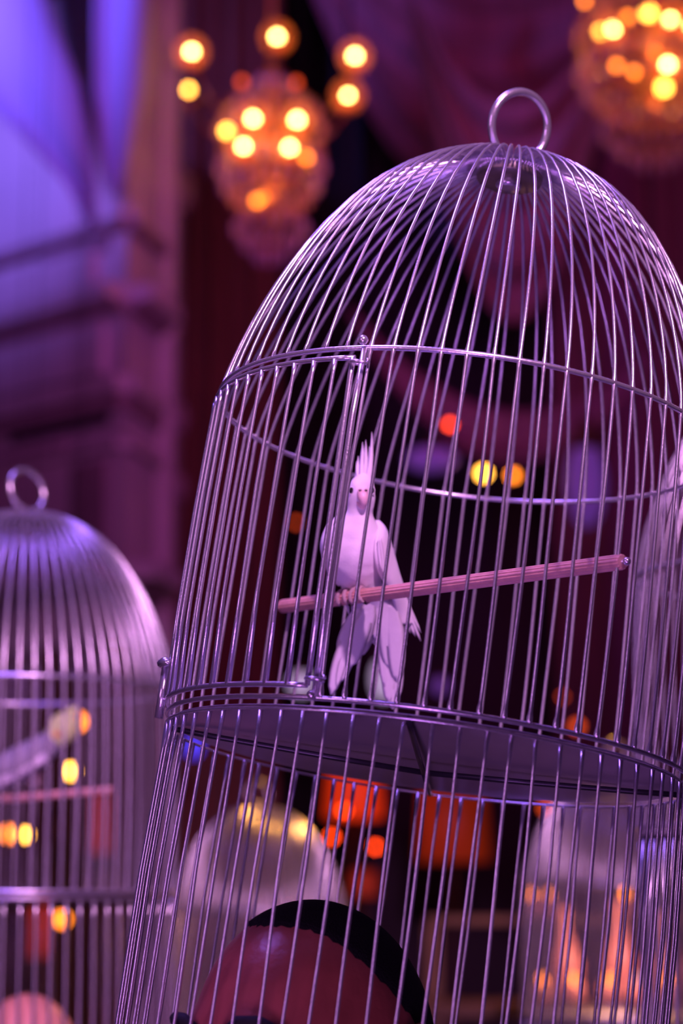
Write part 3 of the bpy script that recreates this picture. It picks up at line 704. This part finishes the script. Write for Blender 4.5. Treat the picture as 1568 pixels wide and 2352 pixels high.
# ------------------------------------------------------------------ chandeliers
def chandelier(label, cx, cy, Y, bulbs, tiers, Yd=.30):
    base = at(cx, cy, Y); root = thing('chandelier', label, 'chandelier', base)
    s = Y/FPX
    def Lc(px, py, d=0): return at(px, py, Y+d) - base
    st = MB(); top = Vector((0, 0, 9.6-base.z))
    st.tube([top, Vector((0, 0, .1))], .012, 8); st.lathe([(.07, 0), (.05, -.05), (.015, -.08)], 16, tuple(top))
    st.lathe([(.012, .45), (.035, .40), (.02, .34), (.05, .28), (.06, .22), (.03, .15), (.02, .05), (.05, 0), (.07, -.06), (.03, -.12), (.02, -.3), (.04, -.36), (.02, -.42)], 20)
    st.build('stem', M['brass'], root)
    for (px, py, d, kind, sz) in bulbs:
        p = Lc(px, py, d); arm = MB(); foot = p + Vector((0, 0, -.085))
        r = Vector((foot.x, foot.y, 0)); st0 = Vector((0, 0, foot.z*.5-.08))
        arm.tube([st0, st0+r*.35+Vector((0, 0, -.07)), st0+r*.75+Vector((0, 0, (foot.z-st0.z)*.4-.04)), foot], [.010, .008, .007, .006], 7)
        arm.lathe([(.006, -.02), (.035, 0), (.038, .006), (.012, .01)], 14, tuple(foot))
        a = arm.build('arm', M['brass'], root)
        cnd = MB().lathe([(.012, .005), (.012, .055), (.009, .06)], 10, tuple(foot)).build('candle', M['brass'], a)
        MB().ball(p, .019*sz, 12, (1, 1, 1.15)).build('bulb', M[kind], a)
        if kind in ('bulb',):
            MB().lathe([(.012, -.062), (.040, -.055), (.052, -.034), (.050, -.032), (.038, -.052), (.012, -.058)], 14, tuple(p)).build('halo_cup', M['amber'], a)
            MB().ball(p, .092, 18, (1, 1, 1.05)).build('halo_globe', M['globe'], a)
    # strings of crystals: rings of drops
    cm = {}
    for (py, rpx, cnt, m, size) in tiers:
        z = Lc(cx, py).z; r = rpx*s
        MB().tube([Vector((r*math.cos(2*math.pi*i/28), r*math.sin(2*math.pi*i/28), z+size*1.3)) for i in range(28)], .004, 5, closed=True).build('crystal_hoop', M['brass'], root)
        key = (m, size)
        if key not in cm:
            cm[key] = MB().lathe([(.001, -size*1.4), (size*.55, -size*.5), (size*.6, -size*.1), (size*.3, size*.7), (.001, size*1.3)], 8).mesh('crystal', M[m], False)
        for i in range(cnt):
            a = 2*math.pi*(i+.3*(py % 3))/cnt; o = link('crystal', cm[key], root); o.location = (r*math.cos(a), r*math.sin(a), z)
        for i in range(4):
            a = 2*math.pi*i/4; MB().tube([Vector((0, 0, z+size*1.3)), Vector((r*math.cos(a), r*math.sin(a), z+size*1.3))], .003, 4).build('spoke', M['brass'], root)
    l = bpy.data.lights.new('chandelier_glow', 'POINT'); l.energy = 4; l.color = (1, .32, .06); l.shadow_soft_size = .08
    o = bpy.data.objects.new('chandelier_glow', l); COL.objects.link(o); o.parent = root; o.location = (0, -.05, .02)
    l = bpy.data.lights.new('chandelier_glow', 'POINT'); l.energy = 2.5; l.color = (1, .32, .08); l.shadow_soft_size = .05
    o = bpy.data.objects.new('chandelier_glow', l); COL.objects.link(o); o.parent = root; o.location = (0, -.02, -.28)
    return root
TI = [(195, 45, 12, 'crystalp', .022), (235, 85, 18, 'crystal', .026), (262, 115, 24, 'crystal', .026), (300, 128, 26, 'crystal', .028), (350, 120, 26, 'crystal', .030), (385, 128, 28, 'crystalp', .030), (425, 116, 26, 'crystalp', .030),
      (455, 95, 22, 'crystal', .030), (485, 70, 16, 'crystal', .028), (525, 88, 20, 'crystalp', .028), (560, 66, 16, 'crystalp', .026), (590, 36, 10, 'crystalp', .024)]
chandelier('crystal chandelier with yellow candle bulbs hanging left of the big cage dome', 622, 330, 12.0,
           [(440, 120, 0, 'bulb', 1.15), (636, 86, .25, 'bulb', 1.15), (815, 130, 0, 'bulb', 1.15), (433, 206, -.1, 'bulbm', 1.1), (799, 220, -.1, 'bulb', .9), (581, 274, -.3, 'bulb', 1.1), (682, 277, -.3, 'bulb', 1.15),
            (520, 301, -.2, 'bulbm', 1.2), (559, 337, -.35, 'bulb', 1.05), (665, 340, -.35, 'bulb', 1.05), (704, 362, -.25, 'bulbo', 1.), (590, 461, -.2, 'bulbo', 1.1), (606, 455, -.1, 'bulbo', 1.1), (555, 188, .3, 'bulbd', 1.1), (680, 190, .35, 'bulbd', 1.0)], TI)
T2 = [(py-330+110, r*1.45, c_, m, s_*1.1) for py, r, c_, m, s_ in TI]
chandelier('crystal chandelier cut off by the top right corner of the picture', 1500, 130, 11.2,
           [(1406, 69, -.2, 'bulb', 1.1), (1378, 73, .0, 'bulbm', 1.1), (1489, 30, -.3, 'bulbm', 1.5), (1539, 47, -.3, 'bulb', 1.0), (1533, 150, -.35, 'bulb', 1.1), (1524, 202, -.35, 'bulbm', 1.5), (1442, 40, .3, 'bulbo', 1.1),
            (1342, 2, .3, 'bulbo', .9), (1415, 150, -.2, 'bulbo', 1.), (1456, 165, -.3, 'bulbo', .9), (1490, 150, .3, 'bulbd', 1.2), (1590, 60, -.2, 'bulb', 1.), (1620, 150, -.1, 'bulb', 1.), (1480, -70, 0, 'bulb', 1.), (1660, 20, 0, 'bulb', 1.), (1340, -60, .1, 'bulb', 1)], T2)

# ------------------------------------------------------------------ lamps in the dark part of the hall
YL = 14.2
def pendant(px, py, kind, size, label, Y=YL, sc3=(1, 1, 1)):
    """a small glass lamp hanging on a cord from the ceiling"""
    p = at(px, py, Y); root = thing('pendant_lamp', label, 'lamp', p)
    MB().ball((0, 0, 0), size, 14, sc3).build('bulb', M[kind], root)
    z = size*sc3[2]
    MB().lathe([(size*.55, z*.75), (size*.6, z*.9), (size*.3, z*1.25), (.006, z*1.5)], 14).build('cap', M['timber'], root)
    MB().tube([(0, 0, z*1.4), (0, 0, 9.6-p.z)], .003, 5).build('cord', M['black'], root)
for a in ((1033, 975, 'bulbr', .020, 'small red-orange lamp seen through the bars left of the two orange ones'), (1110, 1087, 'bulbm', .030, 'brighter orange of two lamps side by side behind the big cage'),
          (1178, 1092, 'bulbo', .026, 'dimmer orange lamp just right of the brightest one behind the big cage'), (1325, 1668, 'bulbd', .03, 'dim orange lamp low behind the bars right of the bird'),
          (1292, 1600, 'bulbd', .014, 'faint red lamp above the dim orange lamp low on the right'), (680, 1200, 'bulbd', .018, 'faint red lamp left of the white bird'), (1254, 1855, 'bulbd', .028, 'dim orange lamp just under the tray, right of the red lamps'),
          (176, 1657, 'bulbo', .036, 'orange lamp beside the head of the grey bird'), (163, 1771, 'bulbm', .027, 'yellow-orange lamp below the grey bird'), (58, 1917, 'bulbm', .022, 'right one of two orange lamps low in the left cage'),
          (20, 1915, 'bulbo', .032, 'left one of two orange lamps low in the left cage'), (143, 2111, 'bulbo', .030, 'lowest orange lamp behind the left cage'),
          (762, 1922, 'bulbr', .022, 'round red lamp at the left foot of the red lamp shade'), (862, 1945, 'bulbr', .021, 'round red lamp at the right foot of the red lamp shade'), (790, 1862, 'bulbr', .020, 'round red lamp in front of the red lamp shade')):
    pendant(a[0], a[1], a[2], a[3], a[4], (10.4 + .11*(a[0] % 7)) if a[0] < 350 else 13.0 if a[0] in (1033, 1110, 1178, 1254) else YL - .4 + .37*(a[0] % 5))
pendant(692, 1570, 'bulbw', .075, 'round pale lilac globe lamp behind the door corner of the big cage', 13.1, sc3=(1, 1, .95))
pendant(880, 1560, 'bulbw', .085, 'tall pale lilac lamp behind the tail of the white bird', 12.9, sc3=(.8, .8, 1.5))
pendant(1345, 1110, 'violetglass', .15, 'long violet lantern hanging right of the two orange lamps', 12.6, sc3=(.8, .8, 1.8))
pendant(990, 1055, 'violetglass', .10, 'small violet lantern hanging left of the two orange lamps', 13.0, sc3=(1.6, .8, .8))
pendant(1010, 1575, 'violetglass', .05, 'faint violet lamp low behind the bars right of the tail', 12.5)
pendant(445, 1713, 'bulbblue', .06, 'blue lamp seen under the left end of the tray', sc3=(.8, .8, 1.2))
def lamp_or_drape_glow(px0, px1, py0, py1, m, label, Y=15.0):
    a = at(px0, py1, Y); b = at(px1, py0, Y); cx = (a.x+b.x)/2; root = thing('lamp', label, 'lamp', (cx, Y, 0))
    r = (b.x-a.x)/2
    MB().lathe([(r*.92, a.z), (r, a.z+.01), (r*.85, b.z), (r*.8, b.z)], 28).build('lamp_shade_or_drape_glow', M[m], root)
    MB().lathe([(.18, 0), (.18, .02), (.02, .05), (.015, a.z+.02)], 20).build('stand', M['timber'], root)
lamp_or_drape_glow(745, 880, 1740, 1880, 'redshade', 'lamp with a glowing red shade seen below the tray')
lamp_or_drape_glow(955, 1125, 1780, 1980, 'redshaded', 'wide lamp with a dim red shade, right of the bright red one')
lamp_or_drape_glow(800, 870, 2000, 2060, 'redshaded', 'low lamp with a small dim red shade above the dark head', 14.2)
lamp_or_drape_glow(200, 262, 1820, 1960, 'redshaded', 'dim red glowing form standing for lit drapes, low behind the left cage', 11.6)  # this and the next: glow put in for lit drapes, no lamp there
lamp_or_drape_glow(60, 120, 2060, 2200, 'redshaded', 'dim red glowing form standing for lit drapes, lowest behind the left cage', 10.9)
# a side table with candles and pink vases beyond the far right cage
ty = at(0, 2300, 7.2).z
tbl = thing('side_table', 'dark wooden side table with candles behind the far right cage', 'table', (at(1400, 2300, 7.2).x, 7.2, 0))
MB().box((-.62, -.22, ty-.04), (.62, .22, ty)).build('table_top', M['timber'], tbl, smooth=False)
for x in (-.56, .56):
    for y in (-.17, .17): MB().box((x-.025, y-.025, 0), (x+.025, y+.025, ty-.04)).build('leg', M['timber'], tbl, smooth=False)
sh_z = at(0, 2105, 7.3).z
shelf = thing('wall_rack', 'dark two-post shelf rack with candles, behind the far right cage', 'shelf', (at(1400, 2300, 7.6).x, 7.7, 0))
MB().box((-.62, -.1, sh_z-.03), (.62, .1, sh_z)).build('shelf', M['timber'], shelf, smooth=False)
for x in (-.6, .6): MB().box((x-.03, -.08, 0), (x+.03, .08, sh_z-.03)).build('post', M['timber'], shelf, smooth=False)
def votive(px, z, Y, m, label, grp):
    x = at(px, 2300, Y).x; root = thing('candle_holder', label, 'candle', (x, Y, z), grp)
    MB().lathe([(.022, 0), (.03, .01), (.033, .06), (.030, .06), (.027, .012)], 16).build('glass_cup', M['pinkglass'], root)
    MB().ball((0, 0, .07), .014, 10, (.8, .8, 1.5)).build('flame', M[m], root)
ci = ['leftmost', 'second from left', 'third from left', 'fourth from left', 'rightmost']
for i, px in enumerate((1245, 1318, 1400, 1462, 1535)): votive(px, ty, 7.1, 'bulbo' if i != 3 else 'bulbw', 'small candle cup on the side table, %s of five' % ci[i], 'candles on the side table')
for i, px in enumerate((1222, 1264, 1440)): votive(px, sh_z, 7.7, 'bulbo', 'small candle cup on the shelf rack, %s of three' % ['leftmost', 'middle one', 'rightmost'][i], 'candles on the shelf rack')
for px, h, lb in ((1300, .30, 'pink glass bottle on the side table, left of the other two'), (1425, .32, 'pink glass bottle in the middle of the side table'), (1535, .28, 'pink glass bottle at the right end of the side table')):
    o = MB().lathe([(.035, 0), (.05, .02), (.055, h*.4), (.03, h*.62), (.018, h*.75), (.018, h*.95), (.024, h)], 20).build('bottle', M['pinkglass'])
    o.location = (at(px, 2300, 7.25).x, 7.25, ty); tag(o, lb, 'bottle', 'pink bottles on the side table')

l = bpy.data.lights.new('bottle_fill', 'POINT'); l.energy = 7; l.color = (1, .42, .22); l.shadow_soft_size = .05  # added fill that brightens the pink bottles
o = bpy.data.objects.new('bottle_fill', l); COL.objects.link(o); o.location = (at(1400, 2300, 6.95).x, 6.95, ty+.25)
